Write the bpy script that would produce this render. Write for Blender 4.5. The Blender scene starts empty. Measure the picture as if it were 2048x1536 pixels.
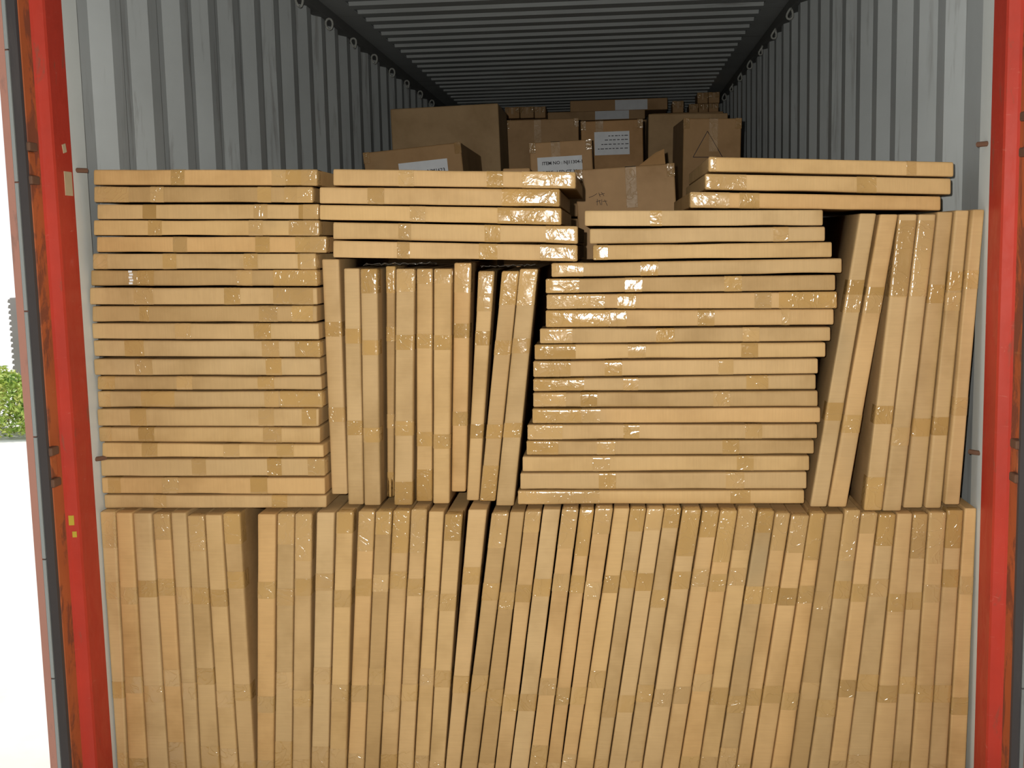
import bpy, bmesh, math, random
from mathutils import Vector, Matrix, noise

# ------------------------------------------------------------------ camera, world, lights, exposure
sc = bpy.context.scene
col = sc.collection
cam_d = bpy.data.cameras.new('camera'); cam = bpy.data.objects.new('camera', cam_d); col.objects.link(cam)
cam_d.sensor_width = 36.0; cam_d.lens = 2304.7 / 2048 * 36.0; cam_d.clip_end = 200
CAM = Vector((0.2374, 0.0, 1.49))
RX, RU, RB = ((0.996177, 0.084372, -0.022645), (0.012203, 0.122283, 0.99242), (0.086502, -0.988903, 0.120786))
m = Matrix(((RX[0], RU[0], RB[0], CAM.x), (RX[1], RU[1], RB[1], CAM.y), (RX[2], RU[2], RB[2], CAM.z), (0, 0, 0, 1)))
cam.matrix_world = m
sc.camera = cam

w = bpy.data.worlds.new('World'); sc.world = w; w.use_nodes = True
bg = w.node_tree.nodes['Background']; bg.inputs['Color'].default_value = (0.93, 0.97, 1.0, 1); bg.inputs['Strength'].default_value = 1.12

sun_d = bpy.data.lights.new('sun', 'SUN'); sun_d.energy = 2.8; sun_d.angle = 0.03; sun_d.color = (1, 0.95, 0.86)
sun = bpy.data.objects.new('sun', sun_d); col.objects.link(sun)
sun.rotation_euler = Vector((0.62, -0.42, -0.95)).to_track_quat('-Z', 'Y').to_euler()

# the camera's own flash, beside and above the lens
fl_d = bpy.data.lights.new('camera_flash', 'SPOT'); fl_d.energy = 335.0; fl_d.spot_size = math.radians(104); fl_d.spot_blend = 0.95; fl_d.shadow_soft_size = 0.011; fl_d.color = (1.0, 0.955, 0.86)
fl = bpy.data.objects.new('camera_flash', fl_d); col.objects.link(fl)
fl.location = CAM + Vector(RX) * -0.055 + Vector(RU) * 0.05
fl.rotation_euler = (-Vector(RB) + Vector(RU) * 0.06 + Vector(RX) * 0.03).to_track_quat('-Z', 'Y').to_euler()

vs = sc.view_settings
vs.view_transform = 'Standard'; vs.look = 'None'; vs.gamma = 1.0; vs.use_curve_mapping = False; vs.exposure = 0.0

# ------------------------------------------------------------------ helpers
rnd = random.Random(11)
def tag(o, label=None, cat=None, group=None, kind=None):
    if label: o['label'] = label
    if cat: o['category'] = cat
    if group: o['group'] = group
    if kind: o['kind'] = kind
    return o
def link(name, me, parent=None, loc=(0, 0, 0), rot=(0, 0, 0)):
    o = bpy.data.objects.new(name, me); col.objects.link(o)
    o.location = loc; o.rotation_euler = rot
    if parent: o.parent = parent
    return o
def mesh(name, verts, faces, mats, smooth=None, fm=None):
    me = bpy.data.meshes.new(name); me.from_pydata([tuple(v) for v in verts], [], faces)
    for mm in mats: me.materials.append(mm)
    if smooth is not None:
        for p in me.polygons: p.use_smooth = smooth if isinstance(smooth, bool) else smooth[p.index]
    if fm:
        for p in me.polygons: p.material_index = fm[p.index]
    bm = bmesh.new(); bm.from_mesh(me); bmesh.ops.recalc_face_normals(bm, faces=bm.faces); bm.to_mesh(me); bm.free()
    me.update(); return me
def bm_box(bm, x0, x1, y0, y1, z0, z1, bev=0.0):
    b2 = bmesh.new(); bmesh.ops.create_cube(b2, size=1)
    for v in b2.verts: v.co = Vector(((x0 + x1) / 2 + v.co.x * (x1 - x0), (y0 + y1) / 2 + v.co.y * (y1 - y0), (z0 + z1) / 2 + v.co.z * (z1 - z0)))
    if bev: bmesh.ops.bevel(b2, geom=b2.edges[:], offset=bev, segments=2, profile=0.5, affect='EDGES')
    t = bpy.data.meshes.new('t'); b2.to_mesh(t); b2.free(); bm.from_mesh(t); bpy.data.meshes.remove(t)
def bm_mesh(name, bm, mat):
    me = bpy.data.meshes.new(name); bm.to_mesh(me); bm.free(); me.materials.append(mat); return me
def box_mesh(name, x0, x1, y0, y1, z0, z1, mat, bev=0.0):
    bm = bmesh.new(); bm_box(bm, x0, x1, y0, y1, z0, z1, bev); return bm_mesh(name, bm, mat)
def extrude_profile(name, pts, z0, z1, mats, fm, closed=True):
    # pts (x,y) ring, extruded upwards
    n = len(pts); v = [(x, y, z0) for x, y in pts] + [(x, y, z1) for x, y in pts]
    f = []; k = n if closed else n - 1
    for i in range(k): j = (i + 1) % n; f.append((i, j, j + n, i + n))
    mi = list(fm)[:k]
    if closed:
        f.append(tuple(range(n - 1, -1, -1))); f.append(tuple(range(n, 2 * n))); mi += [0, 0]
    return mesh(name, v, f, mats, fm=mi)
def tube(bm, pts, r, seg=6):
    rings = []
    for i, p in enumerate(pts):
        p = Vector(p); a = Vector(pts[max(i - 1, 0)]); b = Vector(pts[min(i + 1, len(pts) - 1)])
        d = (b - a).normalized(); s = d.cross(Vector((0, 0, 1)))
        if s.length < 1e-3: s = d.cross(Vector((1, 0, 0)))
        s.normalize(); u = s.cross(d)
        rings.append([bm.verts.new(p + (s * math.cos(2 * math.pi * k / seg) + u * math.sin(2 * math.pi * k / seg)) * r) for k in range(seg)])
    for a, b in zip(rings, rings[1:]):
        for k in range(seg): bm.faces.new((a[k], a[(k + 1) % seg], b[(k + 1) % seg], b[k]))
    bm.faces.new(rings[0]); bm.faces.new(rings[-1][::-1])

# ------------------------------------------------------------------ materials
class NT:
    def __init__(s, name):
        s.m = bpy.data.materials.new(name); s.m.use_nodes = True; s.t = s.m.node_tree
        s.b = s.t.nodes['Principled BSDF']; s.tc = s.n('ShaderNodeTexCoord')
    def n(s, typ, **kw):
        x = s.t.nodes.new(typ)
        for k, v in kw.items(): setattr(x, k, v)
        return x
    def l(s, a, b): s.t.links.new(a, b)
    def mapping(s, scale, coord='Object', rnd_off=False):
        mp = s.n('ShaderNodeMapping'); mp.inputs['Scale'].default_value = scale
        s.l(s.tc.outputs[coord], mp.inputs['Vector'])
        if rnd_off:
            oi = s.n('ShaderNodeObjectInfo'); c = s.n('ShaderNodeVectorMath', operation='SCALE'); c.inputs[0].default_value = (37.0, 19.0, 53.0)
            s.l(oi.outputs['Random'], c.inputs['Scale']); s.l(c.outputs[0], mp.inputs['Location'])
        return mp.outputs[0]
    def noise(s, vec, scale, detail=3, rough=0.5, dist=0.0):
        x = s.n('ShaderNodeTexNoise'); x.inputs['Scale'].default_value = scale; x.inputs['Detail'].default_value = detail
        x.inputs['Roughness'].default_value = rough; x.inputs['Distortion'].default_value = dist
        s.l(vec, x.inputs['Vector']); return x.outputs['Fac']
    def ramp(s, fac, stops):
        x = s.n('ShaderNodeValToRGB'); e = x.color_ramp.elements
        while len(e) < len(stops): e.new(0.5)
        for i, (p, c) in enumerate(stops): e[i].position = p; e[i].color = (c[0], c[1], c[2], 1) if isinstance(c, tuple) else (c, c, c, 1)
        s.l(fac, x.inputs['Fac']); return x.outputs['Color']
    def mix(s, fac, a, b, blend='MIX'):
        x = s.n('ShaderNodeMix', data_type='RGBA', blend_type=blend)
        for k, v in ((0, fac), (6, a), (7, b)):
            if hasattr(v, 'is_linked'): s.l(v, x.inputs[k])
            elif isinstance(v, tuple): x.inputs[k].default_value = (*v, 1)
            else: x.inputs[k].default_value = v
        return x.outputs[2]
    def bump(s, h, strength, dist, prev=None):
        x = s.n('ShaderNodeBump'); x.inputs['Strength'].default_value = strength; x.inputs['Distance'].default_value = dist
        s.l(h, x.inputs['Height'])
        if prev is not None: s.l(prev, x.inputs['Normal'])
        return x.outputs['Normal']
    def set(s, **kw):
        for k, v in kw.items():
            i = s.b.inputs[k]
            if hasattr(v, 'is_linked'): s.l(v, i)
            elif isinstance(v, tuple) and len(v) == 3 and i.type == 'RGBA': i.default_value = (*v, 1)
            else: i.default_value = v
        return s.m

def kraft(name, base, var=0.12, axis='x'):
    t = NT(name); oi = t.n('ShaderNodeObjectInfo')
    st = {'x': (60, 8, 3), 'z': (3, 8, 60), 'n': (9, 9, 9)}[axis]
    v = t.mapping((1, 1, 1), rnd_off=True); vf = t.mapping(st, rnd_off=True)
    n1 = t.noise(v, 5, 4, 0.6); n2 = t.noise(vf, 4, 2); n3 = t.noise(v, 1.6, 3, 0.6)
    d = tuple(c * f for c, f in zip(base, (0.80, 0.77, 0.70))); h = tuple(c * f for c, f in zip(base, (1.10, 1.11, 1.14)))
    c = t.ramp(n1, [(0.3, d), (0.5, base), (0.72, h)])
    c = t.mix(0.09, c, t.ramp(n2, [(0.35, tuple(x * 0.7 for x in base)), (0.65, tuple(min(1, x * 1.2) for x in base))]))
    r = t.ramp(oi.outputs['Random'], [(0.0, (0.80, 0.77, 0.72)), (0.3, (0.97, 1.0, 1.08)), (0.55, (1.04, 0.97, 0.90)), (0.8, (0.90, 0.92, 0.98)), (1.0, (1.06, 1.04, 1.0))])
    c = t.mix(1.0, c, r, 'MULTIPLY')
    stain = t.ramp(n3, [(0.66, 0.0), (0.80, 0.5)])
    c = t.mix(stain, c, (0.27, 0.22, 0.13))
    nb = t.bump(n2, 0.12, 0.003); nb = t.bump(n1, 0.25, 0.006, nb)
    return t.set(**{'Base Color': c, 'Roughness': 0.62, 'Specular IOR Level': 0.28, 'Normal': nb})
KB = (0.530, 0.348, 0.155)
M = {}
M['kraft_h'] = kraft('kraft_board_flat', KB, axis='x')
M['kraft_v'] = kraft('kraft_board_upright', KB, axis='z')
M['kraft_b'] = kraft('kraft_board_box', (0.385, 0.232, 0.105), axis='n')
M['kraft_p'] = kraft('kraft_board_pale', (0.37, 0.24, 0.115), axis='n')
def tape_mat(name, base, wr, rough=(0.09, 0.22)):
    t = NT(name); v = t.mapping((1, 1, 1), rnd_off=True)
    n0 = t.noise(v, 7, 2, 0.5); n1 = t.noise(v, 26, 3, 0.55, 0.6); n2 = t.noise(v, 95, 2, 0.5, 0.4); n3 = t.noise(v, 17, 2, 0.5, 1.6)
    ridge = t.ramp(n3, [(0.40, 0.0), (0.465, 0.15), (0.49, 1.0), (0.515, 0.15), (0.58, 0.0)])
    oi = t.n('ShaderNodeObjectInfo')
    c = t.ramp(n0, [(0.3, tuple(x * 0.88 for x in base)), (0.7, tuple(x * 1.06 for x in base))])
    c = t.mix(1.0, c, t.ramp(oi.outputs['Random'], [(0, (0.84, 0.81, 0.74)), (0.5, (1.0, 1.0, 1.0)), (1, (0.94, 0.92, 0.88))]), 'MULTIPLY')
    nb = t.bump(n0, 0.5 * wr, 0.012); nb = t.bump(n1, 0.42 * wr, 0.0035, nb); nb = t.bump(n2, 0.32 * wr, 0.0009, nb); nb = t.bump(ridge, 0.42 * wr, 0.0018, nb)
    ro = t.ramp(n1, [(0.3, rough[0]), (0.7, rough[1])])
    return t.set(**{'Base Color': c, 'Roughness': ro, 'Specular IOR Level': 0.55, 'Normal': nb})
M['tape'] = tape_mat('brown_packing_tape', (0.490, 0.307, 0.117), 1.0)
M['tape_clear'] = tape_mat('clear_packing_tape', (0.522, 0.338, 0.147), 1.0)
M['tape_dull'] = tape_mat('dull_packing_tape', (0.385, 0.240, 0.112), 0.8, (0.42, 0.6))
M['tape_dark'] = tape_mat('dark_packing_tape', (0.33, 0.20, 0.085), 1.2)
def paint(name, base, dark, rough, streak=(9, 9, 0.8), amt=(0.60, 0.74), dirt=(0.12, 0.10, 0.09), low=0.85):
    t = NT(name); v = t.mapping((1, 1, 1)); vs_ = t.mapping(streak)
    n1 = t.noise(v, 2.2, 5, 0.6); n2 = t.noise(vs_, 2.2, 5, 0.65, 0.5); n3 = t.noise(v, 30, 3)
    c = t.ramp(n1, [(0.3, tuple(x * low for x in base)), (0.7, base)])
    c = t.mix(t.ramp(n2, [(amt[0], 0.0), (amt[1], dark)]), c, dirt)
    return t.set(**{'Base Color': c, 'Roughness': rough, 'Specular IOR Level': 0.35, 'Normal': t.bump(n3, 0.08, 0.002)})
M['grey'] = paint('grey_wall_paint', (0.470, 0.505, 0.520), 0.55, 0.42, amt=(0.56, 0.72))
M['lip'] = paint('grey_post_paint_lit', (0.70, 0.745, 0.74), 0.3, 0.45)  # lips paler than the walls: their stronger lighting is put into the colour
M['roof'] = paint('grey_roof_paint', (0.44, 0.47, 0.48), 0.6, 0.5, streak=(0.6, 6, 6))
M['rail'] = paint('dark_rail_paint', (0.15, 0.155, 0.155), 0.6, 0.6, streak=(4, 1, 4))
def post_paint(name, base, rusty, scuff, amt):
    t = NT(name); v = t.mapping((1, 1, 1)); vv = t.mapping((1, 1, 0.35)); vh = t.mapping((1, 1, 5))
    n1 = t.noise(v, 4, 4, 0.6); n2 = t.noise(vv, 16, 6, 0.7, 0.6); n3 = t.noise(vh, 14, 4, 0.7, 0.8); n4 = t.noise(v, 60, 3)
    c = t.ramp(n1, [(0.3, tuple(x * 0.78 for x in base)), (0.7, base)])
    c = t.mix(t.ramp(n2, [(amt, 0.0), (amt + 0.07, 0.75)]), c, rusty)
    c = t.mix(t.ramp(n3, [(0.66, 0.0), (0.74, 0.35)]), c, scuff)
    return t.set(**{'Base Color': c, 'Roughness': t.ramp(n2, [(0.4, 0.42), (0.7, 0.7)]), 'Specular IOR Level': 0.35, 'Normal': t.bump(n4, 0.12, 0.002)})
M['red'] = post_paint('red_post_paint', (0.53, 0.047, 0.026), (0.26, 0.075, 0.045), (0.60, 0.26, 0.19), 0.60)
M['worn'] = post_paint('worn_orange_paint', (0.46, 0.120, 0.040), (0.15, 0.055, 0.035), (0.50, 0.25, 0.09), 0.50)
M['doorpaint'] = paint('faded_door_paint', (0.42, 0.20, 0.15), 0.7, 0.6, streak=(8, 8, 2))
M['rust'] = paint('rusted_iron', (0.15, 0.075, 0.045), 0.6, 0.8)
M['rubber'] = paint('black_rubber', (0.060, 0.056, 0.060), 0.4, 0.55, dirt=(0.13, 0.11, 0.10))
M['alu'] = paint('aluminium_strip', (0.27, 0.29, 0.285), 0.5, 0.4, streak=(6, 6, 3))
M['wood'] = paint('floor_plywood', (0.22, 0.13, 0.07), 0.5, 0.7, streak=(8, 1, 8))
M['concrete'] = paint('pale_concrete', (0.74, 0.74, 0.72), 0.3, 0.9, streak=(1, 1, 1), dirt=(0.55, 0.54, 0.5))
M['cabinet'] = paint('grey_cabinet_paint', (0.30, 0.27, 0.26), 0.4, 0.6)
M['added_shade'] = paint('added_shade_grey', (0.42, 0.41, 0.39), 0.4, 0.9, streak=(1, 1, 1))  # surface of the added roof and walls that hold back daylight
def plain(name, c, rough=0.6, var=0.1):
    t = NT(name); v = t.mapping((1, 1, 1)); n = t.noise(v, 18, 3)
    return t.set(**{'Base Color': t.ramp(n, [(0.3, tuple(x * (1 - var) for x in c)), (0.7, c)]), 'Roughness': rough, 'Specular IOR Level': 0.3})
M['paper'] = plain('white_label_paper', (0.66, 0.69, 0.74))
M['ink'] = plain('black_ink', (0.035, 0.03, 0.04))
M['sticker'] = plain('tan_sticker', (0.52, 0.42, 0.27))
M['yellow'] = plain('yellow_paint', (0.50, 0.38, 0.04))
M['ring'] = plain('galvanised_ring', (0.34, 0.35, 0.33), 0.45)
M['film'] = tape_mat('crumpled_clear_film', (0.20, 0.185, 0.165), 1.3)
M['white'] = plain('white_strip', (0.8, 0.8, 0.8))
def leaf_mat():
    t = NT('hedge_leaf'); oi = t.mapping((1, 1, 1)); n = t.noise(oi, 9, 2)
    c = t.ramp(n, [(0.3, (0.16, 0.30, 0.05)), (0.5, (0.42, 0.55, 0.10)), (0.7, (0.80, 0.78, 0.26))])
    return t.set(**{'Base Color': c, 'Roughness': 0.5, 'Transmission Weight': 0.0})
M['leaf'] = leaf_mat()

# ------------------------------------------------------------------ the container
YP = 2.976          # plane where the red paint of the corner posts meets the grey inside paint
YB = 15.0           # far end wall
HC = 2.68           # underside of the roof
tag(link('floor', box_mesh('floor', -1.219, 1.219, 2.93, YB, -0.15, 0.0, M['wood'])), kind='structure')
PITCH = 0.278
def wall(side, start, name):
    pts = []; X0 = 1.176; X1 = 1.212
    y = 3.10; pts = [(X1, YP + 0.05), (X1, y), (X1, start)]
    s = start
    while s < YB - 0.3:
        pts += [(X1, s), (X0, s + 0.068), (X0, s + 0.140), (X1, s + 0.208)] if len(pts) > 3 else [(X0, s + 0.068), (X0, s + 0.140), (X1, s + 0.208)]
        s += PITCH
    pts += [(X1, YB)]
    pts = [(side * x, yy) for x, yy in pts]
    outer = [(side * 1.2185, pts[-1][1]), (side * 1.2185, pts[0][1])]
    P = pts + outer
    return tag(link(name, extrude_profile(name, P, 0.0, 2.70, [M['grey']], [0] * len(P))), kind='structure')
wall_l = wall(-1, 3.215, 'wall_left'); wall_r = wall(1, 3.335, 'wall_right')
tag(link('wall_back', box_mesh('wall_back', -1.175, 1.175, YB - 0.03, YB + 0.03, 0, 2.68, M['grey'])), kind='structure')
# roof: ribs across the width, flat margins along both sides
def roof():
    prof = []; y = 2.95
    while y < YB:
        prof += [(y, HC), (y + 0.092, HC), (y + 0.112, HC + 0.016), (y + 0.185, HC + 0.016)]; y += 0.205
    v = []; f = []
    for (yy, z) in prof: v += [(-1.04, yy, z), (1.04, yy, z)]
    for i in range(len(prof) - 1): f.append((2 * i, 2 * i + 1, 2 * i + 3, 2 * i + 2))
    n = len(v)
    v += [(-1.215, prof[0][0], HC), (-1.04, prof[0][0], HC), (-1.04, prof[-1][0], HC), (-1.215, prof[-1][0], HC),
          (1.04, prof[0][0], HC), (1.215, prof[0][0], HC), (1.215, prof[-1][0], HC), (1.04, prof[-1][0], HC)]
    f += [(n, n + 1, n + 2, n + 3), (n + 4, n + 5, n + 6, n + 7)]
    me = bpy.data.meshes.new('ceiling'); me.from_pydata(v, [], f); me.materials.append(M['roof'])
    bm = bmesh.new(); bm.from_mesh(me); bmesh.ops.solidify(bm, geom=bm.faces[:], thickness=-0.004); bm.to_mesh(me); bm.free()
    # unseen slab above keeps daylight out of the joints
    bm = bmesh.new(); bm.from_mesh(me); bm_box(bm, -1.219, 1.219, 2.9, YB + 0.03, HC + 0.03, HC + 0.06); bm.to_mesh(me); bm.free()
    return tag(link('ceiling', me), kind='structure')
ceil = roof()
ringbm = bmesh.new()
for k in range(11):
    pass
tube(ringbm, [(0.017 * math.sin(a), 0.006 * math.sin(2 * a), 0.026 * math.cos(a)) for a in [math.pi * 2 * k / 12 for k in range(13)]], 0.0055, 6)
ringme = bm_mesh('lashing_ring', ringbm, M['ring'])
for i, s in enumerate((-1, 1)):
    bm = bmesh.new(); bm_box(bm, min(s * 1.15, s * 1.21), max(s * 1.15, s * 1.21), YP + 0.05, YB, HC - 0.055, HC, 0.006)
    rail = tag(link('trim_%d' % (3 + i), bm_mesh('top_rail', bm, M['rail'])), kind='structure')
    for k in range(12):
        y = (4.70 if s < 0 else 4.35) + k * 0.556
        link('lashing_ring', ringme, rail, (s * 1.143, y, HC - 0.085), (0.25, 0, 0.5 * s + 0.3 * (k % 3)))
# corner posts, doors folded back along the container sides
def post(s, name):
    # ring of (x, y) for the right side, mirrored for the left: grey lip, red reveal, red face, worn reveal
    P = [(1.2185, YP + 0.13), (1.205, YP + 0.13), (1.192, YP + 0.105), (1.1735, YP + 0.088), (1.1725, YP), (1.172, YP - 0.092), (1.175, YP - 0.100), (1.200, YP - 0.104), (1.205, YP - 0.110), (1.209, YP - 0.155), (1.214, YP - 0.160), (1.2185, YP - 0.150)]
    fm = [0, 0, 0, 0, 1, 1, 1, 1, 2, 2, 2, 2]
    return tag(link(name, extrude_profile(name, [(s * x, y) for x, y in P], -0.15, 2.85, [M['lip'], M['red'], M['worn']], fm)), kind='structure')
post_l = post(-1, 'trim_1'); post_r = post(1, 'trim_2')
def door(s, name):
    X0, X1 = 1.2245, 1.2465
    fr = [(X0, 2.767), (X1, 2.772), (X1, 3.98), (X0, 3.98)]
    d = tag(link(name, extrude_profile(name, [(s * x, y) for x, y in fr], -0.02, 2.72, [M['doorpaint']], [0] * 4)), kind='structure')
    n0 = [(1.200, 2.784), (1.2105, 2.768), (1.2135, 2.768), (1.2135, 2.797), (1.200, 2.797)]
    link('gasket', extrude_profile('gasket', [(s * x, y) for x, y in n0], -0.02, 2.72, [M['rubber']], [0] * 5), d)
    # metal retainer of the gasket, in lengths with a joint between them
    z = -0.02; bmz = 0.318
    piece = extrude_profile('retainer_strip', [(s * x, y) for x, y in [(1.214, 2.764), (1.2235, 2.766), (1.2235, 2.7995), (1.214, 2.7995)]], 0, bmz - 0.004, [M['alu']], [0] * 4)
    for k in range(8): link('retainer_strip', piece, d, (0, 0, -0.02 + k * bmz + 0.1))
    hinge = bmesh.new(); bm_box(hinge, -0.012, 0.012, -0.02, 0.02, -0.03, 0.03, 0.006); tube(hinge, [(0, -0.012, -0.045), (0, -0.012, 0.045)], 0.009, 8)
    hm = bm_mesh('hinge', hinge, M['worn'])
    ear = bmesh.new(); bm_box(ear, -0.016, 0.016, -0.022, 0.02, -0.011, 0.011, 0.004); em = bm_mesh('hinge_lug', ear, M['rust'])
    for z in (0.946, 1.716):
        h = link('hinge', hm, d, (s * 1.2105, 2.815, z))
        for dz in (-0.041, 0.041): link('hinge_lug', em, h, (-s * 0.003, 0.0, dz))
    return d
door_l = door(-1, 'door_1'); door_r = door(1, 'door_2')
# bars welded across the grey lips, stickers and paint marks on the left post
barm = bmesh.new(); tube(barm, [(-0.016, -0.012, 0), (0.0, 0.008, 0), (0.010, 0.020, 0)], 0.0065, 8); barme = bm_mesh('lashing_bar', barm, M['rust'])
for s, pp in ((-1, post_l), (1, post_r)):
    for z in (0.93, 1.71):
        o = link('lashing_bar', barme, pp, (s * 1.1655, YP + 0.028, z)); o.scale = (-s, 1, 1)
stk = box_mesh('sticker', -0.0006, 0.0006, -0.021, 0.021, -0.031, 0.031, M['sticker'])
o = link('sticker', stk, post_l, (-1.1716, 2.945, 1.672)); tag(o, label='tan paper sticker')
o = link('sticker', stk, post_l, (-1.1716, 2.935, 1.762)); o.scale = (1, 0.45, 0.36); o.rotation_euler = (0.25, 0, 0)
mk = box_mesh('paint_mark', -0.007, 0.007, -0.0006, 0.0006, -0.013, 0.013, M['yellow'])
link('paint_mark', mk, post_l, (-1.192, 2.8724, 0.79), (0, 0, 0.16)); o = link('paint_mark', mk, post_l, (-1.186, 2.873, 0.752), (0, 0, 0.16)); o.scale = (0.8, 1, 0.6)
# threshold at the door end of the floor
tag(link('trim_5', box_mesh('trim_5', -1.166, 1.166, 2.86, 2.9295, -0.12, -0.008, M['cabinet'], 0.006)), kind='structure')

# ------------------------------------------------------------------ outside
tag(link('ground', box_mesh('ground', -40, 40, -30, 45, -0.46, -0.16, M['concrete'])), kind='structure')
# roof and walls added out of view around the camera to hold back daylight
shade_mesh = bpy.data.meshes.new('shade_mesh')
tag(link('added_shade_roof', box_mesh('added_shade_roof', -2.3, 5.0, -7.0, 2.7, 3.25, 3.4, M['added_shade'])), kind='structure')
tag(link('added_shade_rear', box_mesh('added_shade_rear', -2.3, 5.0, -7.2, -7.0, -0.16, 3.4, M['added_shade'])), kind='structure')
tag(link('added_shade_side', box_mesh('added_shade_side', 5.0, 5.2, -7.2, 2.7, -0.16, 3.4, M['added_shade'])), kind='structure')
tag(link('added_shade_left', box_mesh('added_shade_left', -2.5, -2.3, -7.2, 1.45, -0.16, 3.4, M['added_shade'])), kind='structure')
def hedge():
    root = bpy.data.objects.new('hedge', None); col.objects.link(root); root.location = (-5.7, 10.2, -0.16)
    tag(root, 'low yellow-green leafy hedge outside, left of the container door', 'hedge')
    r = random.Random(5); v = []; f = []
    for k in range(15000):
        x = r.uniform(-1.6, 1.2); a = r.uniform(0, math.pi); rr = 0.70 + 0.30 * r.random()
        y = -0.42 * rr * math.cos(a); z = 0.03 + 0.57 * rr * math.sin(a) + 0.05 * math.sin(x * 9)
        if z < 0.05: z = r.uniform(0.02, 0.2)
        c = Vector((x, y, z)); d = Vector((r.uniform(-1, 1), r.uniform(-1, 1), r.uniform(-.4, 1))).normalized(); s = d.cross(Vector((r.uniform(-1, 1), r.uniform(-1, 1), r.uniform(-1, 1)))).normalized()
        L = r.uniform(0.02, 0.036); n = len(v); nn = d.cross(s) * 0.004
        v += [c - d * L, c + s * L * 0.42 + nn, c + d * L, c - s * L * 0.42 + nn]; f += [(n, n + 1, n + 2), (n, n + 2, n + 3)]
    me = bpy.data.meshes.new('foliage'); me.from_pydata(v, [], f); me.materials.append(M['leaf'])
    o = link('foliage', me, root); o['kind'] = 'stuff'
    bm = bmesh.new()
    for k in range(26):
        x = -1.5 + k * 0.11; p = [(x, 0, 0.0)]; q = Vector((x, 0, 0))
        for j in range(4): q = q + Vector((r.uniform(-.06, .06), r.uniform(-.07, .07), 0.12)); p.append(tuple(q))
        tube(bm, p, 0.007, 5)
    link('stem', bm_mesh('stem', bm, M['rust']), root)
    return root
hedge()
cb = bpy.data.objects.new('utility_cabinet', None); col.objects.link(cb); cb.location = (-5.28, 11.6, -0.16)
tag(cb, 'low grey slatted cabinet standing behind the green hedge outside', 'cabinet')
link('body', box_mesh('body', -0.60, 0.5, -0.3, 0.3, 0.0, 1.22, M['cabinet'], 0.01), cb)
sl = box_mesh('slat', -0.015, 0.015, -0.29, 0.29, -0.018, 0.018, M['cabinet'], 0.004)
for k in range(20): link('slat', sl, cb, (-0.61, 0, 0.1 + k * 0.057), (0, 0.3, 0))


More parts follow.
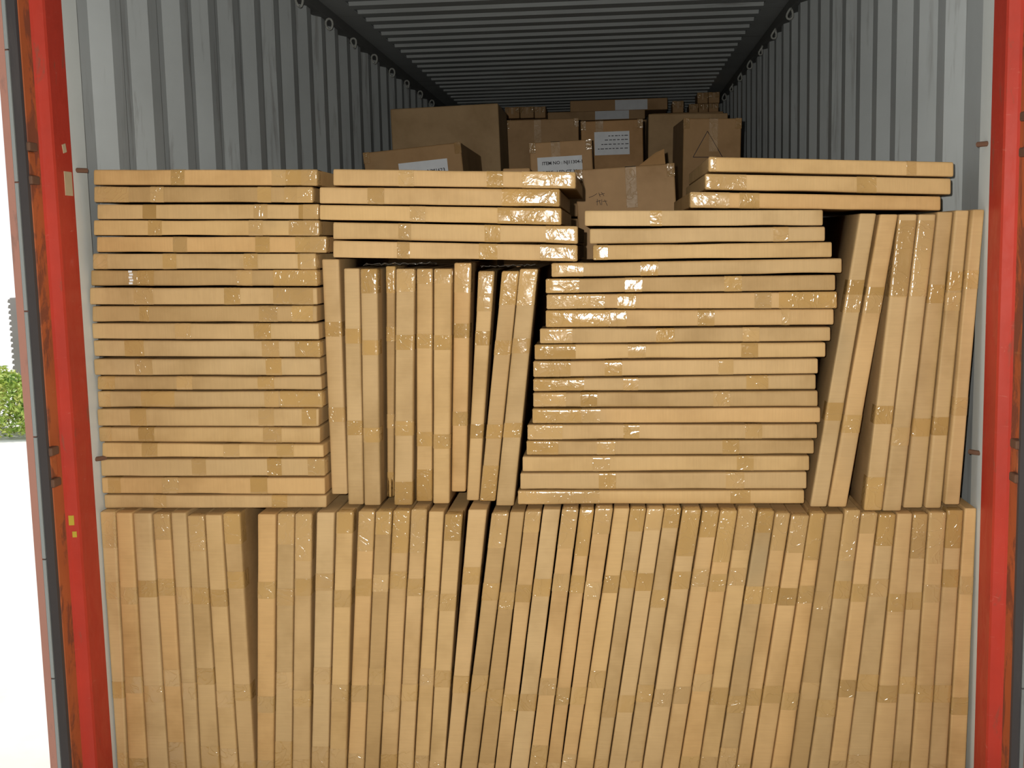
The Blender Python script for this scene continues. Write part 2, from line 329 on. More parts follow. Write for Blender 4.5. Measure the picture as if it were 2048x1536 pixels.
D = {
 'left': [
  (3.0276,-1.1427,1.6722,-1.14,1.7123,-0.531,1.6541,-0.5292,1.6953),
  (3.0226,-1.1417,1.6265,-1.1389,1.6674,-0.544,1.6106,-0.5423,1.6498),
  (3.0277,-1.138,1.581,-1.1353,1.6204,-0.5313,1.5662,-0.5296,1.605),
  (3.0246,-1.1506,1.5383,-1.1478,1.5785,-0.5306,1.523,-0.5289,1.5624),
  (3.0244,-1.1444,1.493,-1.1416,1.5337,-0.513,1.478,-0.5112,1.5197),
  (3.0186,-1.1548,1.448,-1.152,1.4888,-0.5415,1.4353,-0.5415,1.4756),
  (3.0277,-1.1688,1.4029,-1.1659,1.4446,-0.5415,1.3905,-0.5415,1.4324),
  (3.0161,-1.1688,1.3524,-1.1656,1.3977,-0.5418,1.341,-0.5415,1.3849),
  (3.019,-1.167,1.3057,-1.1641,1.3476,-0.5452,1.2952,-0.5434,1.3375),
  (3.0212,-1.1705,1.259,-1.1705,1.3011,-0.5416,1.2475,-0.5416,1.2903),
  (3.0254,-1.1705,1.211,-1.1705,1.2541,-0.5416,1.1988,-0.5416,1.2426),
  (3.0184,-1.1705,1.16,-1.1705,1.2035,-0.5416,1.1515,-0.5416,1.1961),
  (3.0264,-1.1691,1.1188,-1.1666,1.1549,-0.5416,1.1112,-0.5416,1.1467),
  (3.0278,-1.1705,1.0697,-1.1705,1.1133,-0.5416,1.0631,-0.5416,1.1064),
  (3.018,-1.1705,1.019,-1.1705,1.0655,-0.5523,1.0131,-0.5502,1.0605),
  (3.0232,-1.1705,0.9751,-1.1705,1.0145,-0.5528,0.9657,-0.5509,1.0084),
  (3.0161,-1.1641,0.932,-1.1613,0.9722,-0.5417,0.9284,-0.5417,0.9625),
  (3.0206,-1.1705,0.8783,-1.1703,0.9254,-0.5417,0.876,-0.5417,0.923),
  (3.0165,-1.1705,0.831,-1.17,0.8745,-0.5426,0.8259,-0.5417,0.8712),
  (3.0275,-1.1705,0.7861,-1.1705,0.8242,-0.5438,0.7861,-0.542,0.8201),
 ],
 'midtop': [
  (3.017,-0.4865,1.653,-0.4847,1.6952,0.1496,1.6287,0.1502,1.6692),
  (3.0252,-0.5269,1.6072,-0.5251,1.6498,0.1075,1.583,0.1083,1.6275),
  (3.0226,-0.5281,1.5649,-0.5264,1.6036,0.1112,1.5363,0.1119,1.5783),
  (3.0239,-0.4941,1.5129,-0.4922,1.5572,0.1526,1.4864,0.1533,1.5307),
  (3.0128,-0.4934,1.4646,-0.4915,1.5089,0.1515,1.4415,0.1521,1.4819),
 ],
 'midup': [
  (3.06,-0.5355,1.4606,-0.4889,1.4596,-0.5357,0.8159,-0.4918,0.8157),
  (3.045,-0.4727,1.435,-0.4307,1.4341,-0.4877,0.7901,-0.4449,0.79),
  (3.04,-0.4268,1.433,-0.3818,1.4321,-0.4413,0.7891,-0.3968,0.789),
  (3.1,-0.3699,1.4373,-0.344,1.4368,-0.3887,0.7992,-0.3717,0.7991),
  (3.04,-0.3302,1.431,-0.2812,1.43,-0.3582,0.7897,-0.3092,0.7895),
  (3.06,-0.2784,1.4295,-0.2362,1.4286,-0.3005,0.7952,-0.2576,0.795),
  (3.045,-0.2295,1.4288,-0.1821,1.4278,-0.2521,0.7921,-0.2078,0.792),
  (3.07,-0.1786,1.4426,-0.1336,1.4417,-0.2039,0.8203,-0.1653,0.8201),
  (3.075,-0.1148,1.4193,-0.0724,1.4185,-0.1641,0.7941,-0.1303,0.7939),
  (3.06,-0.0499,1.4184,-0.0045,1.4174,-0.126,0.7954,-0.0839,0.7952),
  (3.035,0.0,1.4235,0.0468,1.4226,-0.0791,0.7884,-0.0309,0.7882),
 ],
 'right': [
  (3.0249,0.1717,1.5313,0.1723,1.5713,0.7785,1.5185,0.7781,1.5579),
  (3.0312,0.1838,1.4852,0.1843,1.5242,0.785,1.4788,0.7847,1.5155),
  (3.026,0.1919,1.4434,0.1924,1.4811,0.8024,1.4375,0.802,1.4759),
  (3.0328,0.0826,1.401,0.0832,1.4369,0.8292,1.3966,0.8288,1.4339),
  (3.0289,0.0667,1.3593,0.0674,1.3962,0.8122,1.3524,0.8118,1.3919),
  (3.0303,0.068,1.3174,0.0687,1.3548,0.8172,1.3066,0.8167,1.3484),
  (3.0353,0.0646,1.2689,0.0655,1.3132,0.8102,1.2635,0.8098,1.3038),
  (3.0303,0.0487,1.227,0.0495,1.2656,0.8013,1.2219,0.8009,1.2576),
  (3.0253,0.0341,1.1849,0.0349,1.2236,0.7881,1.1809,0.7878,1.2184),
  (3.0259,0.0296,1.1381,0.0305,1.1796,0.7696,1.1382,0.7692,1.1768),
  (3.0305,0.0285,1.1002,0.0292,1.1321,0.7657,1.0963,0.7654,1.1344),
  (3.0303,0.0277,1.0575,0.0284,1.0949,0.7711,1.0512,0.7708,1.0919),
  (3.0317,0.0245,1.0139,0.0253,1.0519,0.7785,1.0082,0.7782,1.0476),
  (3.0288,0.0104,0.9696,0.0113,1.0091,0.77,0.9669,0.7696,1.0043),
  (3.0318,0.0068,0.9276,0.0076,0.965,0.7624,0.9254,0.7621,0.962),
  (3.0288,-0.0046,0.8831,-0.0037,0.9237,0.7504,0.8815,0.75,0.9206),
  (3.0315,-0.0119,0.8343,-0.0109,0.878,0.7444,0.8323,0.7441,0.8772),
  (3.0332,-0.0196,0.7921,-0.0185,0.8293,0.7389,0.7921,0.7386,0.8281),
 ],
 'topright': [
  (3.07,0.4941,1.6649,0.4942,1.7023,1.1127,1.6343,1.1119,1.6711),
  (3.065,0.4845,1.6186,0.4846,1.6586,1.1063,1.5896,1.1054,1.6301),
  (3.05,0.4447,1.5724,0.4448,1.6128,1.077,1.5492,1.0763,1.5848),
 ],
 'rightup': [
  (3.03,0.8725,1.5464,0.9133,1.5454,0.7535,0.7843,0.7959,0.7841),
  (3.025,0.9215,1.5431,0.9654,1.542,0.7994,0.7845,0.846,0.7845),
  (3.02,0.9682,1.5418,1.0119,1.5407,0.8898,0.7761,0.9353,0.7761),
  (3.02,1.0159,1.5406,1.0575,1.5396,0.9382,0.7745,0.9852,0.7745),
  (3.035,1.0654,1.5458,1.1032,1.5448,0.9944,0.7788,1.0431,0.7787),
  (3.02,1.1063,1.5485,1.1392,1.5475,1.0461,0.7822,1.0859,0.7821),
  (3.0,1.1422,1.5491,1.1705,1.5482,1.0897,0.7961,1.1266,0.796),
 ],
 'bottom': [
  (2.9955,-1.1705,0.7836,-1.1279,0.7834,-1.1686,0.006,-1.1415,0.006),
  (2.9983,-1.1252,0.7811,-1.0805,0.7809,-1.1386,0.006,-1.0846,0.006),
  (3.0,-1.0777,0.7788,-1.0269,0.7787,-1.0817,0.006,-1.0236,0.006),
  (3.0026,-1.0238,0.7757,-0.977,0.7755,-1.0208,0.006,-0.9737,0.006),
  (2.9966,-0.9701,0.7804,-0.9282,0.7803,-0.9688,0.006,-0.9298,0.006),
  (3.0008,-0.9255,0.7707,-0.8803,0.7706,-0.927,0.006,-0.874,0.006),
  (3.0017,-0.8762,0.7728,-0.8308,0.7727,-0.8712,0.006,-0.8221,0.006),
  (3.0055,-0.8277,0.7752,-0.7806,0.775,-0.8192,0.006,-0.7741,0.006),
  (2.9981,-0.7273,0.7757,-0.6773,0.7755,-0.7681,0.006,-0.7218,0.006),
  (3.0019,-0.6731,0.7756,-0.6272,0.7755,-0.7189,0.006,-0.6708,0.006),
  (2.9957,-0.6222,0.777,-0.5776,0.7769,-0.6665,0.006,-0.6171,0.006),
  (3.0,-0.5642,0.7792,-0.5155,0.7791,-0.6142,0.006,-0.5665,0.006),
  (2.9956,-0.5082,0.7818,-0.4631,0.7817,-0.5631,0.006,-0.5161,0.006),
  (3.0059,-0.4502,0.7809,-0.4061,0.7807,-0.5133,0.006,-0.4675,0.006),
  (2.999,-0.4005,0.7824,-0.3577,0.7822,-0.4638,0.006,-0.4245,0.006),
  (3.0046,-0.3548,0.7826,-0.3091,0.7825,-0.4217,0.006,-0.3755,0.006),
  (2.9988,-0.3038,0.7872,-0.2628,0.7871,-0.3721,0.006,-0.3288,0.006),
  (3.0057,-0.2577,0.7804,-0.2171,0.7803,-0.326,0.006,-0.287,0.006),
  (2.9987,-0.2128,0.7736,-0.1668,0.7735,-0.2836,0.006,-0.2422,0.006),
  (2.9976,-0.1496,0.787,-0.0999,0.7869,-0.2394,0.006,-0.2007,0.006),
  (3.001,-0.0872,0.776,-0.0421,0.7759,-0.1978,0.006,-0.1544,0.006),
  (3.0048,-0.0383,0.7783,-0.0,0.7782,-0.1516,0.006,-0.1068,0.006),
  (3.0051,0.003,0.7798,0.0452,0.7797,-0.1039,0.006,-0.0639,0.006),
  (3.0013,0.0504,0.7862,0.0967,0.7861,-0.061,0.006,-0.0128,0.006),
  (2.9942,0.1017,0.7871,0.1446,0.787,-0.0099,0.006,0.0354,0.006),
  (3.0014,0.1484,0.7859,0.1858,0.7858,0.0383,0.006,0.0754,0.006),
  (2.9964,0.1899,0.7896,0.2355,0.7895,0.0782,0.006,0.1146,0.006),
  (3.0033,0.2389,0.7872,0.2798,0.7871,0.1174,0.006,0.1643,0.006),
  (3.0055,0.2825,0.7866,0.3233,0.7865,0.1672,0.006,0.2037,0.006),
  (3.0002,0.3263,0.7877,0.3696,0.7876,0.2066,0.006,0.2499,0.006),
  (3.0014,0.3727,0.7886,0.415,0.7885,0.2527,0.006,0.2957,0.006),
  (2.9939,0.4195,0.7863,0.4664,0.7861,0.2985,0.006,0.3475,0.006),
  (3.0006,0.4718,0.7829,0.5153,0.7828,0.3504,0.006,0.3947,0.006),
  (2.9948,0.518,0.7825,0.5604,0.7824,0.3975,0.006,0.4474,0.006),
  (3.0016,0.5651,0.7867,0.612,0.7865,0.4508,0.006,0.4973,0.006),
  (2.9981,0.6159,0.7808,0.657,0.7807,0.5001,0.006,0.547,0.006),
  (3.0037,0.6601,0.7728,0.6988,0.7727,0.5503,0.006,0.5866,0.006),
  (2.9937,0.7013,0.7699,0.7454,0.7698,0.5895,0.006,0.6392,0.006),
  (2.9945,0.749,0.7755,0.7863,0.7754,0.6421,0.006,0.6893,0.006),
  (3.0026,0.7908,0.7718,0.8349,0.7717,0.6934,0.006,0.741,0.006),
  (3.0002,0.8389,0.782,0.8776,0.7819,0.7439,0.006,0.7952,0.006),
  (3.001,0.8808,0.7736,0.9219,0.7735,0.7981,0.006,0.8412,0.006),
  (3.0048,0.9267,0.7693,0.9689,0.7692,0.8443,0.006,0.9045,0.006),
  (2.9998,0.972,0.772,1.0098,0.7719,0.9074,0.006,0.9631,0.006),
  (3.0043,1.0132,0.7699,1.05,0.7698,0.9667,0.006,1.0109,0.006),
  (3.0001,1.0531,0.775,1.0949,0.7748,1.0138,0.006,1.0589,0.006),
  (3.006,1.0991,0.7799,1.1386,0.7798,1.0629,0.006,1.1082,0.006),
  (3.0023,1.1417,0.7855,1.1705,0.7854,1.1111,0.006,1.1594,0.006),
 ],
}

# ------------------------------------------------------------------ flat cartons of the front load
# every row: front plane y, then (x, z) of the four corners of the front face: first end (v0, v1), far end (v0, v1), metres
ORD = ['first', 'second', 'third', 'fourth', 'fifth', 'sixth', 'seventh', 'eighth', 'ninth', 'tenth', 'eleventh', 'twelfth', 'thirteenth', 'fourteenth', 'fifteenth', 'sixteenth', 'seventeenth', 'eighteenth', 'nineteenth', 'twentieth', 'twenty-first', 'twenty-second', 'twenty-third', 'twenty-fourth']
XL = 1.171
def carton(rec, depth, upright, tapes, seed, label, group, wave=1.7):
    r = random.Random(seed)
    Y = rec[0]; q = [Vector((max(-XL, min(XL, rec[1 + 2 * i])), 0, rec[2 + 2 * i])) for i in range(4)]
    a0, a1, b0, b1 = q
    base = Vector((sum(p.x for p in q) / 4, Y + depth / 2, min(p.z for p in q)))
    L = ((b0 + b1) / 2 - (a0 + a1) / 2).length
    R = 0.0035
    ph = [r.uniform(0, 6.28) for _ in range(8)]; am = [r.uniform(0.2, 1.0) for _ in range(4)]; fq = [r.uniform(5, 9), r.uniform(10, 16), r.uniform(5, 9), r.uniform(10, 16)]
    bul = r.uniform(-0.0005, 0.0022)
    yawd = r.uniform(-0.004, 0.004)
    def sec(t, off, inset=0.0, deep=True):
        env = min(1.0, 8 * min(t, 1 - t) + 0.15)
        w0 = 0.0009 * wave * env * (-0.1 + am[0] * math.sin(fq[0] * t + ph[0]) + 0.7 * am[1] * math.sin(fq[1] * t + ph[1]))
        w1 = 0.0007 * wave * env * (-0.2 + am[2] * math.sin(fq[2] * t + ph[2]) + 0.7 * am[3] * math.sin(fq[3] * t + ph[3]))
        P0 = a0.lerp(b0, t); P1 = a1.lerp(b1, t); d = (P1 - P0); W = d.length; d = d / W
        P0 = P0 + d * (max(w0, 0) + inset); P1 = P1 - d * (max(w1, 0) + inset); W = (P1 - P0).length
        yf = yawd * (t - 0.5) + inset
        def fy(v): return yf - bul * env * math.sin(math.pi * v) - 0.0007 * env * math.sin(fq[1] * t * 0.8 + ph[4] + 2 * v) - off
        pts = []
        B = Vector((0, 1, 0))
        if deep: pts.append(P0 - d * off + B * (depth - inset))
        pts += [P0 - d * off + B * (yf + 0.045), P0 - d * off + B * (yf + 0.018), P0 - d * off + B * (yf + R)]
        pts.append(P0 + d * (R * 0.3 - off * 0.7) + B * (yf + R * 0.3 - off * 0.7))
        for v in (R / W, 0.2, 0.5, 0.8, 1 - R / W): pts.append(P0 + d * (W * v) + B * fy(v))
        pts.append(P1 - d * (R * 0.3 - off * 0.7) + B * (yf + R * 0.3 - off * 0.7))
        pts += [P1 + d * off + B * (yf + R), P1 + d * off + B * (yf + 0.018), P1 + d * off + B * (yf + 0.045)]
        if deep: pts.append(P1 + d * off + B * (depth - inset))
        return [p + Vector((0, Y, 0)) - base for p in pts]
    e = R / L; st = [(0.0, R * 0.8), (e * 0.3, R * 0.25), (e, 0.0)] + [(k / 22, 0.0) for k in range(1, 22)] + [(1 - e, 0.0), (1 - e * 0.3, R * 0.25), (1.0, R * 0.8)]
    V = []; F = []; S = []
    rows = [sec(t, 0, i) for t, i in st]; n = len(rows[0])
    for row in rows: V += row
    for i in range(len(rows) - 1):
        for k in range(n):
            k2 = (k + 1) % n; F.append((i * n + k, i * n + k2, (i + 1) * n + k2, (i + 1) * n + k)); S.append(True)
    F.append(tuple(range(n))); F.append(tuple(range((len(rows) - 1) * n, len(rows) * n))); S += [False, False]
    km = M['kraft_v'] if upright else M['kraft_h']
    o = link('flat_carton', mesh('flat_carton', V, F, [km], S), None, base)
    tag(o, label, 'carton', group)
    for ti, (t0, t1, mt) in enumerate(tapes):
        ts = []
        if t0 <= 0: ts += [(0.0, R * 0.8), (e * 0.3, R * 0.25), (e, 0.0)]; s0 = e
        else: ts += [(t0, 0.0)]; s0 = t0
        s1 = 1 - e if t1 >= 1 else t1
        kk = max(2, int((s1 - s0) / 0.02)); ts += [(s0 + (s1 - s0) * k / kk, 0.0) for k in range(1, kk + 1)]
        if t1 >= 1: ts += [(1 - e * 0.3, R * 0.25), (1.0, R * 0.8)]
        rows = [sec(t, 0.0006 + 0.0001 * ti, i, False) for t, i in ts]; n = len(rows[0]); V = []; F = []
        if t0 <= 0: rows.insert(0, [p + Vector(((a0 - b0).normalized() * 0.0008)) + Vector((0, 0.03, 0)) * (1 if 3 < k < n - 4 else 0) for k, p in enumerate(rows[0])])
        if t1 >= 1: rows.append([p + Vector(((b0 - a0).normalized() * 0.0008)) + Vector((0, 0.03, 0)) * (1 if 3 < k < n - 4 else 0) for k, p in enumerate(rows[-1])])
        for row in rows: V += row
        for i in range(len(rows) - 1):
            for k in range(n - 1): F.append((i * n + k, i * n + k + 1, (i + 1) * n + k + 1, (i + 1) * n + k))
        me = bpy.data.meshes.new('tape'); me.from_pydata([tuple(v) for v in V], [], F); me.materials.append(M[mt])
        for p in me.polygons: p.use_smooth = True
        bm = bmesh.new(); bm.from_mesh(me); bmesh.ops.recalc_face_normals(bm, faces=bm.faces)
        mid = min(bm.faces, key=lambda f_: f_.calc_center_median().y)
        if mid.normal.y > 0: bmesh.ops.reverse_faces(bm, faces=bm.faces)
        bm.to_mesh(me); bm.free()
        link('tape', me, o)
    return o
T, K = 'tape', 'tape_clear'
def rt(seed, ends=(0.5, 0.5), b1=(0.2, 0.36), b2=(0.66, 0.8), bw=0.062):
    r = random.Random(seed * 7 + 1); out = []
    if r.random() < ends[0]: out.append((0.0, r.uniform(0.06, 0.18), r.choice((T, K))))
    if r.random() < ends[1]: out.append((r.uniform(0.84, 0.93), 1.0, r.choice((T, K))))
    for lo, hi in (b1, b2):
        c = r.uniform(lo, hi); out.append((c, c + bw, r.choice((T, T, K))))
    return out
def nt(zs, L, R, mats=None):
    out = []
    for k, (a, b) in enumerate(zs):
        t0 = (a - L) / (R - L); t1 = (b - L) / (R - L)
        if t0 < 0.01: t0 = 0.0
        if t1 > 0.99: t1 = 1.0
        out.append((t0, t1, (T, K)[(k + (mats or 0)) % 2]))
    return out
def lab_stack(k, n, where, look=''):
    w_ = 'topmost' if k == 0 else 'bottom' if k == n - 1 else None
    look = look + ' ' if look else ''
    if w_: return '%sflat kraft carton, %s in %s' % (look, w_, where)
    return '%sflat kraft carton, %s from the top of %s' % (look, ORD[k], where)

LEFT_T = {6: [(460, 590), (1220, 1340), (1500, 1822)], 7: [(440, 590), (1130, 1250), (1500, 1800)], 8: [(470, 545), (1390, 1530), (1640, 1800)], 9: [(740, 860), (1340, 1470)], 10: [(340, 490), (1390, 1520), (1640, 1855)], 11: [(420, 555), (1420, 1540)], 12: [(100, 240), (720, 840), (1345, 1470)], 13: [(80, 200), (440, 700), (1390, 1500), (1510, 1872)], 14: [(360, 490), (1365, 1485), (1700, 1812)], 15: [(105, 200), (415, 540), (1390, 1535)], 16: [(415, 540), (1055, 1180), (1470, 1600)], 17: [(810, 920), (1390, 1500), (1700, 1868)], 18: [(150, 250), (575, 700), (1260, 1390)], 19: [(490, 590), (1410, 1530)]}
for k, rec in enumerate(D['left']):
    tp = nt(LEFT_T[k], 100, 1830, k) if k in LEFT_T else rt(100 + k, (0.4, 0.8))
    if k < 6: tp.append((0.93, 1.0, K))
    lk = 'white-strip' if k == 6 else ''
    o = carton(rec, 0.765, False, tp, 100 + k, lab_stack(k, 20, 'the tall left stack', lk), 'flat cartons of the left stack')
    if k == 6:
        x = -0.98 + 0.028
        zz = (rec[2] + rec[4]) / 2
        sm = bmesh.new()
        for j in range(5): bm_box(sm, -0.006 + 0.002 * (j % 2), 0.004 + 0.002 * (j % 2), -0.0006, 0.0006, -0.019 + j * 0.0078, -0.019 + j * 0.0078 + 0.0055)
        s_ = link('printed_strip', bm_mesh('printed_strip', sm, M['white']), o, Vector((-1.053, rec[0] - 0.0035, zz)) - o.location); tag(s_, label='white zigzag strip')
MT = [[(630, 740), (1255, 1370), (1500, 1875)], [(410, 530), (1360, 1763)], [(710, 820), (1330, 1775)], [(630, 720), (1240, 1350), (1670, 1890)], [(620, 710), (1200, 1330), (1630, 1890)]]
for k, rec in enumerate(D['midtop']):
    L, R = [(162, 1875), (65, 1763), (65, 1775), (162, 1890), (162, 1888)][k]
    carton(rec, 0.765, False, nt(MT[k], L, R, 1), 200 + k, lab_stack(k, 5, 'the short five-high middle stack', ''), 'flat cartons above the middle uprights')
for k, rec in enumerate(D['midup']):
    lb = 'leftmost' if k == 0 else 'rightmost' if k == 10 else ORD[k] + ' from the left'
    carton(rec, 0.70 + 0.02 * (k % 3), True, rt(300 + k, (0.6 if k < 7 else 1.0, 0.5), (0.24, 0.30), (0.62, 0.70)), 300 + k, 'upright kraft carton, %s of the eleven standing in the middle' % lb, 'upright cartons in the middle', 0.7)
RT = [[(850, 920)], [(1590, 1680)], [(500, 590)], [(250, 445), (795, 900)], [(215, 420), (700, 805), (1300, 1405)], [(220, 575), (655, 765), (1480, 1580), (1625, 1970)], [(215, 600), (610, 710), (1140, 1240), (1640, 1690)], [(180, 380), (890, 1000), (1410, 1510)], [(148, 400), (720, 825), (1400, 1500)], [(140, 370), (580, 685), (1270, 1360)], [(140, 450), (690, 780), (1430, 1560)], [(140, 340), (430, 530), (1230, 1330)], [(135, 435), (440, 550)], [(105, 320), (690, 785), (1420, 1520)], [(105, 300), (535, 645), (1290, 1390)], [(510, 615), (1380, 1480)], [(545, 650), (1310, 1420)], [(60, 560), (1350, 1470)]]
RL = [(450, 1885), (480, 1897), (500, 1940), (250, 2000), (215, 1960), (220, 1970), (215, 1950), (180, 1930), (148, 1900), (140, 1865), (140, 1842), (140, 1850), (135, 1868), (105, 1845), (105, 1832), (80, 1810), (65, 1790), (60, 1790)]
for k, rec in enumerate(D['right']):
    carton(rec, 0.765 if k < 3 else 0.63, False, nt(RT[k], *RL[k], k), 400 + k, lab_stack(k, 18, 'the right-hand stack', 'short' if k < 3 else ''), 'flat cartons of the right stack')
for k, rec in enumerate(D['topright']):
    carton(rec, 0.765, False, [[(0.0, 0.03, K), (0.81, 0.85, K)], [(0.0, 0.17, K), (0.62, 0.70, T)], [(0.0, 0.16, K), (0.2, 0.28, T)]][k], 500 + k, ['topmost', 'middle', 'lowest'][k] + ' of three flat kraft cartons laid across the top right', 'three flat cartons at the top right')
for k, rec in enumerate(D['rightup']):
    lb = 'leftmost' if k == 0 else 'rightmost' if k == 6 else ORD[k] + ' from the left'
    carton(rec, 0.61, True, rt(600 + k, (0.4, 0.3), (0.20, 0.26), (0.62, 0.72)) + ([(0.27, 0.33, K)] if k in (0, 1, 5) else [(0.02, 0.27, K)] if k in (2, 3) else []), 600 + k, 'upright leaning kraft carton, %s of the seven at the right wall' % lb, 'upright cartons at the right wall', 0.7)
NB = len(D['bottom'])
for k, rec in enumerate(D['bottom']):
    if k == 0: lb = 'leftmost upright kraft carton of the bottom row, against the left red post'
    elif k == NB - 1: lb = 'rightmost upright kraft carton of the bottom row, against the right red post'
    elif k < 24: lb = 'upright kraft carton in the bottom row, %s from the left' % ORD[k]
    else: lb = 'upright kraft carton in the bottom row, %s from the right' % ORD[NB - 1 - k]
    carton(rec, 0.615, True, rt(700 + k, (0.75, 0.7), (0.20, 0.29), (0.56, 0.68)), 700 + k, lb, 'upright cartons of the bottom row', 1.0)

# scraps of clear film lying over the tops of the middle upright cartons
def film(x0, x1, y, z, label, seed, h=0.03):
    r = random.Random(seed); n = 26; v = []; f = []
    for i in range(n + 1):
        for j in range(5):
            x = x0 + (x1 - x0) * i / n
            v.append((x - x0 + r.uniform(-.004, .004), 0.035 * j + r.uniform(-.006, .006), max(0.002, h * (0.25 + 0.5 * abs(math.sin(i * 0.9 + j)) * r.uniform(0.4, 1.0)) * (1 - 0.12 * j) * (0.1 if j == 4 else 1))))
    for i in range(n):
        for j in range(4): a = i * 5 + j; f.append((a, a + 1, a + 6, a + 5))
    me = bpy.data.meshes.new('plastic_film'); me.from_pydata(v, [], f); me.materials.append(M['film'])
    bm = bmesh.new(); bm.from_mesh(me); bmesh.ops.solidify(bm, geom=bm.faces[:], thickness=0.0006); bm.to_mesh(me); bm.free()
    tag(link('plastic_film', me, None, (x0, y, z)), label, 'film', 'film scraps on the middle uprights')
film(-0.425, -0.245, 3.075, 1.4355, 'crumpled clear film over the left tops of the middle upright cartons', 1, 0.018)
film(-0.112, 0.035, 3.085, 1.4255, 'crumpled clear film over the right tops of the middle upright cartons', 2, 0.014)

# ------------------------------------------------------------------ boxes deeper in the load
def text_mesh(s, size, bold=0.0):
    c = bpy.data.curves.new('t', 'FONT'); c.body = s; c.size = size; c.offset = bold; c.align_x = 'LEFT'; c.resolution_u = 2
    o = bpy.data.objects.new('t', c); col.objects.link(o); dg = bpy.context.evaluated_depsgraph_get(); dg.update()
    me = bpy.data.meshes.new_from_object(o.evaluated_get(dg)); bpy.data.objects.remove(o); bpy.data.curves.remove(c)
    me.materials.clear(); me.materials.append(M['ink']); return me
def strokes(parent, lines, rad, loc, name='drawn_mark'):
    bm = bmesh.new()
    for ln in lines: tube(bm, [(x, 0, z) for x, z in ln], rad, 5)
    return link(name, bm_mesh(name, bm, M['ink']), parent, loc)
def big_box(TL, TR, Y, h, depth, label, yaw=0.0, mat='kraft_b', tape=True, group='boxed goods behind the front load', tapex=0.5, straight=False):
    wdt = math.hypot(TR[0] - TL[0], TR[1] - TL[1]); roll = 0.0 if straight else -math.atan2(TR[1] - TL[1], TR[0] - TL[0])
    top = (TL[1] + TR[1]) / 2; cx = (TL[0] + TR[0]) / 2
    root = bpy.data.objects.new('cardboard_box', None); col.objects.link(root)
    root.location = (cx, Y, top - h); root.rotation_euler = (0, roll, yaw)
    tag(root, label, 'box', group)
    link('body', box_mesh('body', -wdt / 2, wdt / 2, 0, depth, 0, h, M[mat], 0.006), root)
    seam = box_mesh('top_seam', -wdt / 2 + 0.006, wdt / 2 - 0.006, depth / 2 - 0.0015, depth / 2 + 0.0015, h - 0.002, h + 0.0006, M['rust']); link('top_seam', seam, root)
    if tape:
      if tape != 'corner':
        x = -wdt / 2 + wdt * tapex; bm = bmesh.new()
        tw = min(0.022, wdt * 0.08)
        bm_box(bm, x - tw, x + tw, -0.0014, 0.004, max(h - 0.16, h * 0.35), h + 0.0012, 0.0006); bm_box(bm, x - tw, x + tw, -0.0014, depth + 0.001, h - 0.003, h + 0.0016, 0.0006)
        link('tape', bm_mesh('tape', bm, M['tape_dull']), root)
      for s in (-1, 1):
        bm = bmesh.new(); bm_box(bm, s * wdt / 2 - (0.001 if s < 0 else 0.03), s * wdt / 2 + (0.03 if s < 0 else 0.001), -0.0014, 0.012, max(h - 0.05, h * 0.5), h + 0.0014, 0.002)
        link('corner_tape', bm_mesh('corner_tape', bm, M['tape_dark']), root)
    return root, wdt
def paper(root, x0, x1, z0, z1, y=-0.0022):
    bm = bmesh.new(); bm_box(bm, x0, x1, y, y + 0.0012, z0, z1); return link('paper_label', bm_mesh('paper_label', bm, M['paper']), root)
def lettering(lab, s, size, x, z, y=-0.0028, bold=0.0):
    o = link('lettering', text_mesh(s, size, bold), lab, (x, y, z), (math.pi / 2, 0, 0)); return o

A, wA = big_box((-0.9106, 2.2173), (-0.3319, 2.2297), 6.2, 0.62, 0.5, 'large plain kraft box at the back left, taller than the others', mat='kraft_p', tape=False)
B, wB = big_box((-0.8553, 1.92), (-0.404, 1.956), 5.3, 0.42, 0.84, 'tilted kraft box with a half-hidden white label, left of centre', tape='corner')
la = paper(B, -0.068, 0.158, 0.42 - 0.27, 0.42 - 0.066); tag(la, label='white paper label')
lettering(la, 'ITEM NO.: NM1623', 0.0235, -0.05, 0.42 - 0.123, bold=0.0005)
Cb, wC = big_box((-0.3865, 2.222), (0.0578, 2.222), 7.0, 0.6, 0.5, 'dark square kraft box with a tape strip, behind the small labelled box', tapex=0.45, straight=True)
Db, wD = big_box((-0.1324, 1.9662), (0.166, 1.976), 5.6, 0.36, 0.34, 'small kraft box with a white item label, in the centre', tapex=0.42)
ld = paper(Db, -0.114, 0.100, 0.12, 0.36 - 0.072); tag(ld, label='white paper label with two printed lines')
lettering(ld, 'ITEM NO : NJ11304-1', 0.0215, -0.092, 0.36 - 0.108, bold=0.0005); lettering(ld, 'DESC : LED CT 30', 0.0215, -0.092, 0.36 - 0.152, bold=0.0005)
Eb, wE = big_box((0.0847, 2.1612), (0.4302, 2.1641), 6.6, 0.55, 0.45, 'kraft box with a large square white label, right of centre', tapex=0.3)
le = paper(Eb, -0.098, 0.097, 0.55 - 0.19, 0.55 - 0.062); tag(le, label='square white paper label with printed lines')
bm = bmesh.new(); r7 = random.Random(3)
for j, z in enumerate((0.462, 0.440, 0.416, 0.392)):
    x = -0.02 - 0.02 * j
    while x < 0.085:
        ww = r7.uniform(0.008, 0.02); bm_box(bm, x, x + ww, -0.0027, -0.0022, z, z + 0.0045); x += ww + r7.uniform(0.004, 0.009)
link('print_lines', bm_mesh('print_lines', bm, M['ink']), le)
Fb, wF = big_box((0.4661, 2.2546), (0.9437, 2.2453), 7.2, 0.6, 0.5, 'pale kraft box standing behind the box with the drawn triangle', mat='kraft_p', tape=False)
Gb, wG = big_box((0.5914, 2.0789), (0.8737, 2.0724), 5.8, 0.42, 0.40, 'kraft box with a black triangle drawn on its front', yaw=0.075, tapex=0.52)
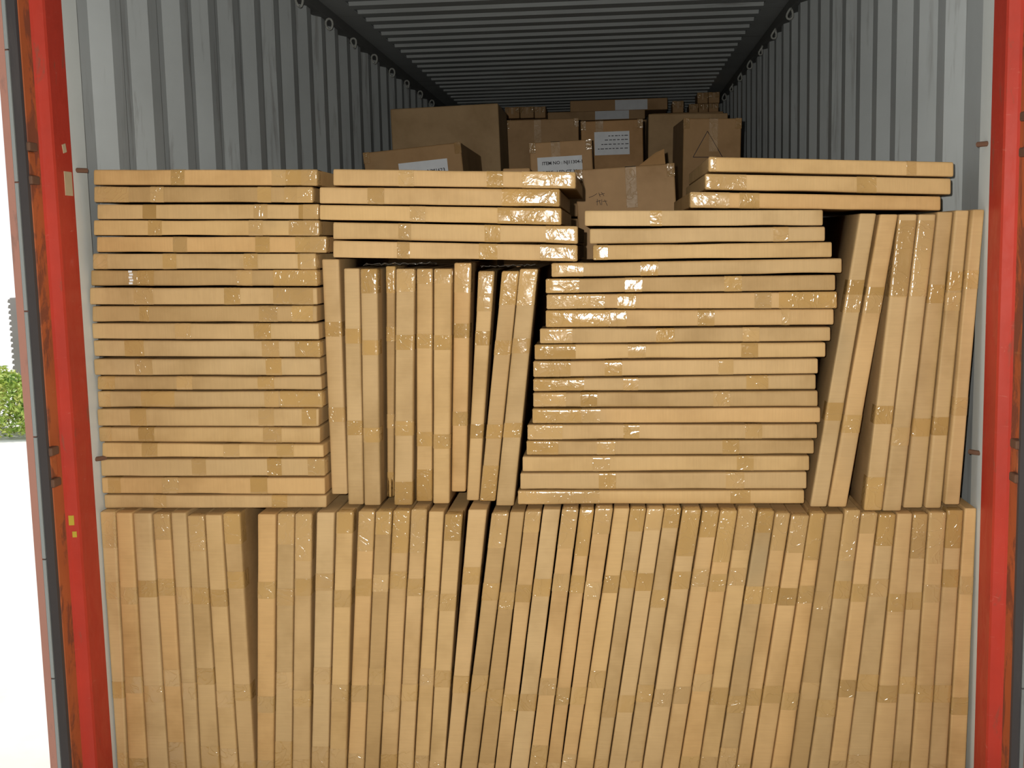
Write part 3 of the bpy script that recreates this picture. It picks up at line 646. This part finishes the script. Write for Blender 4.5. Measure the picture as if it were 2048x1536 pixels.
tz = 0.42 - 0.062; strokes(Gb, [[(-0.024, tz), (-0.092, tz - 0.125)], [(-0.024, tz), (0.052, tz - 0.125)], [(-0.092, tz - 0.125), (0.07, tz - 0.125)]], 0.0017, (0, -0.0005, 0), 'drawn_triangle')
Ib, wI = big_box((0.1183, 1.7715), (0.5058, 1.7875), 4.6, 0.40, 0.45, 'brown kraft box with handwriting and an open rear flap, behind the right stack', tapex=0.56, mat='kraft_b')
hz = 0.40 - 0.098
strokes(Ib, [[(-0.145, hz - 0.012), (-0.125, hz - 0.006), (-0.112, hz + 0.002)], [(-0.105, hz + 0.004), (-0.100, hz - 0.012)], [(-0.095, hz + 0.006), (-0.085, hz - 0.010)], [(-0.104, hz - 0.004), (-0.082, hz + 0.0)],
    [(-0.118, hz - 0.030), (-0.098, hz - 0.026)], [(-0.112, hz - 0.020), (-0.114, hz - 0.044)], [(-0.106, hz - 0.024), (-0.100, hz - 0.044)], [(-0.095, hz - 0.022), (-0.096, hz - 0.044)], [(-0.092, hz - 0.030), (-0.074, hz - 0.030)], [(-0.084, hz - 0.024), (-0.074, hz - 0.048)]], 0.0009, (0, -0.0003, 0), 'handwriting')
fv = [(0.02, 0.45, 0.395), (wI / 2 - 0.01, 0.45, 0.395), (wI / 2 - 0.012, 0.50, 0.495), (0.145, 0.495, 0.482)]
me = bpy.data.meshes.new('flap'); me.from_pydata(fv, [], [(0, 1, 2, 3)]); me.materials.append(M['kraft_b'])
bm = bmesh.new(); bm.from_mesh(me); bmesh.ops.solidify(bm, geom=bm.faces[:], thickness=0.004); bm.to_mesh(me); bm.free(); link('flap', me, Ib)
big_box((-0.1465, 1.760), (-0.0472, 1.760), 4.2, 0.25, 0.3, 'sliver of a reddish brown box just showing above the middle cartons', tape=False, straight=True)
# far end, close under the roof
G2 = 'small boxes at the far end under the roof'
K1, _ = big_box((-0.0656, 2.598), (0.6971, 2.598), 9.3, 0.09, 0.5, 'long low box with a white label, uppermost at the far end', tape=False, group=G2, straight=True)
lk1 = paper(K1, -0.028, 0.225, 0.006, 0.084)
K2, _ = big_box((-0.2398, 2.504), (0.5182, 2.504), 9.2, 0.072, 0.5, 'long low box with a white label, beneath the uppermost far one', tape=False, group=G2, straight=True)
lk2 = paper(K2, -0.008, 0.255, 0.004, 0.068)
for lb, a, b, yy, hh, zt in (('tiny brown box under the roof at the far right, left of two', 0.9222, 1.0033, 9.21, 0.082, 2.6165), ('tiny brown box under the roof at the far right, right of two', 1.0071, 1.092, 9.21, 0.082, 2.6165),
    ('tiny taped box at the far right, leftmost of the lower three', 0.857, 0.927, 9.2, 0.07, 2.530), ('tiny taped box at the far right, middle of the lower three', 0.931, 1.004, 9.2, 0.07, 2.530), ('tiny taped box at the far right, rightmost of the lower three', 1.008, 1.083, 9.2, 0.07, 2.530),
    ('small shiny-taped box standing alone at the far right', 0.7253, 0.8088, 9.1, 0.088, 2.546),
    ('small box at the far left under the roof, leftmost of three', -0.5551, -0.445, 9.0, 0.085, 2.530), ('small box at the far left under the roof, middle of three', -0.44, -0.335, 9.0, 0.085, 2.529), ('small box at the far left under the roof, rightmost of three', -0.33, -0.2455, 9.0, 0.085, 2.526)):
    big_box((a, zt), (b, zt), yy, hh, 0.25, lb, group=G2, straight=True)
# the load that carries them (out of sight behind the front cartons)
def support(x0, x1, y0, y1, z0, z1, n):
    h = (z1 - z0) / n
    for k in range(n):
        o = link('cardboard_box', box_mesh('cardboard_box', x0, x1, y0, y1, 0, h - 0.002, M['kraft_b'], 0.006), None, (0, 0, z0 + k * h))
        tag(o, 'plain kraft box buried deep in the load behind the front cartons', 'box', 'boxes buried in the load')
for (x0, x1, y0, y1, z1, n) in ((-0.92, -0.33, 6.15, 6.75, 1.597, 2), (-0.90, -0.40, 5.30, 6.12, 1.478, 2), (-0.30, 0.06, 7.0, 7.5, 1.618, 2), (-0.13, 0.17, 5.58, 5.98, 1.604, 2), (0.09, 0.43, 6.58, 7.08, 1.60, 2), (0.47, 0.94, 7.2, 7.7, 1.645, 2), (0.55, 0.92, 5.8, 6.25, 1.65, 2), (0.11, 0.52, 4.58, 5.08, 1.37, 2), (-0.15, -0.045, 4.2, 4.5, 1.505, 2),
    (-0.235, 0.53, 9.19, 9.8, 2.427, 3), (0.56, 1.10, 9.0, 9.8, 2.450, 3), (-0.57, -0.237, 8.98, 9.185, 2.434, 3)):
    support(x0, x1, y0, y1, 0.001, z1, n)
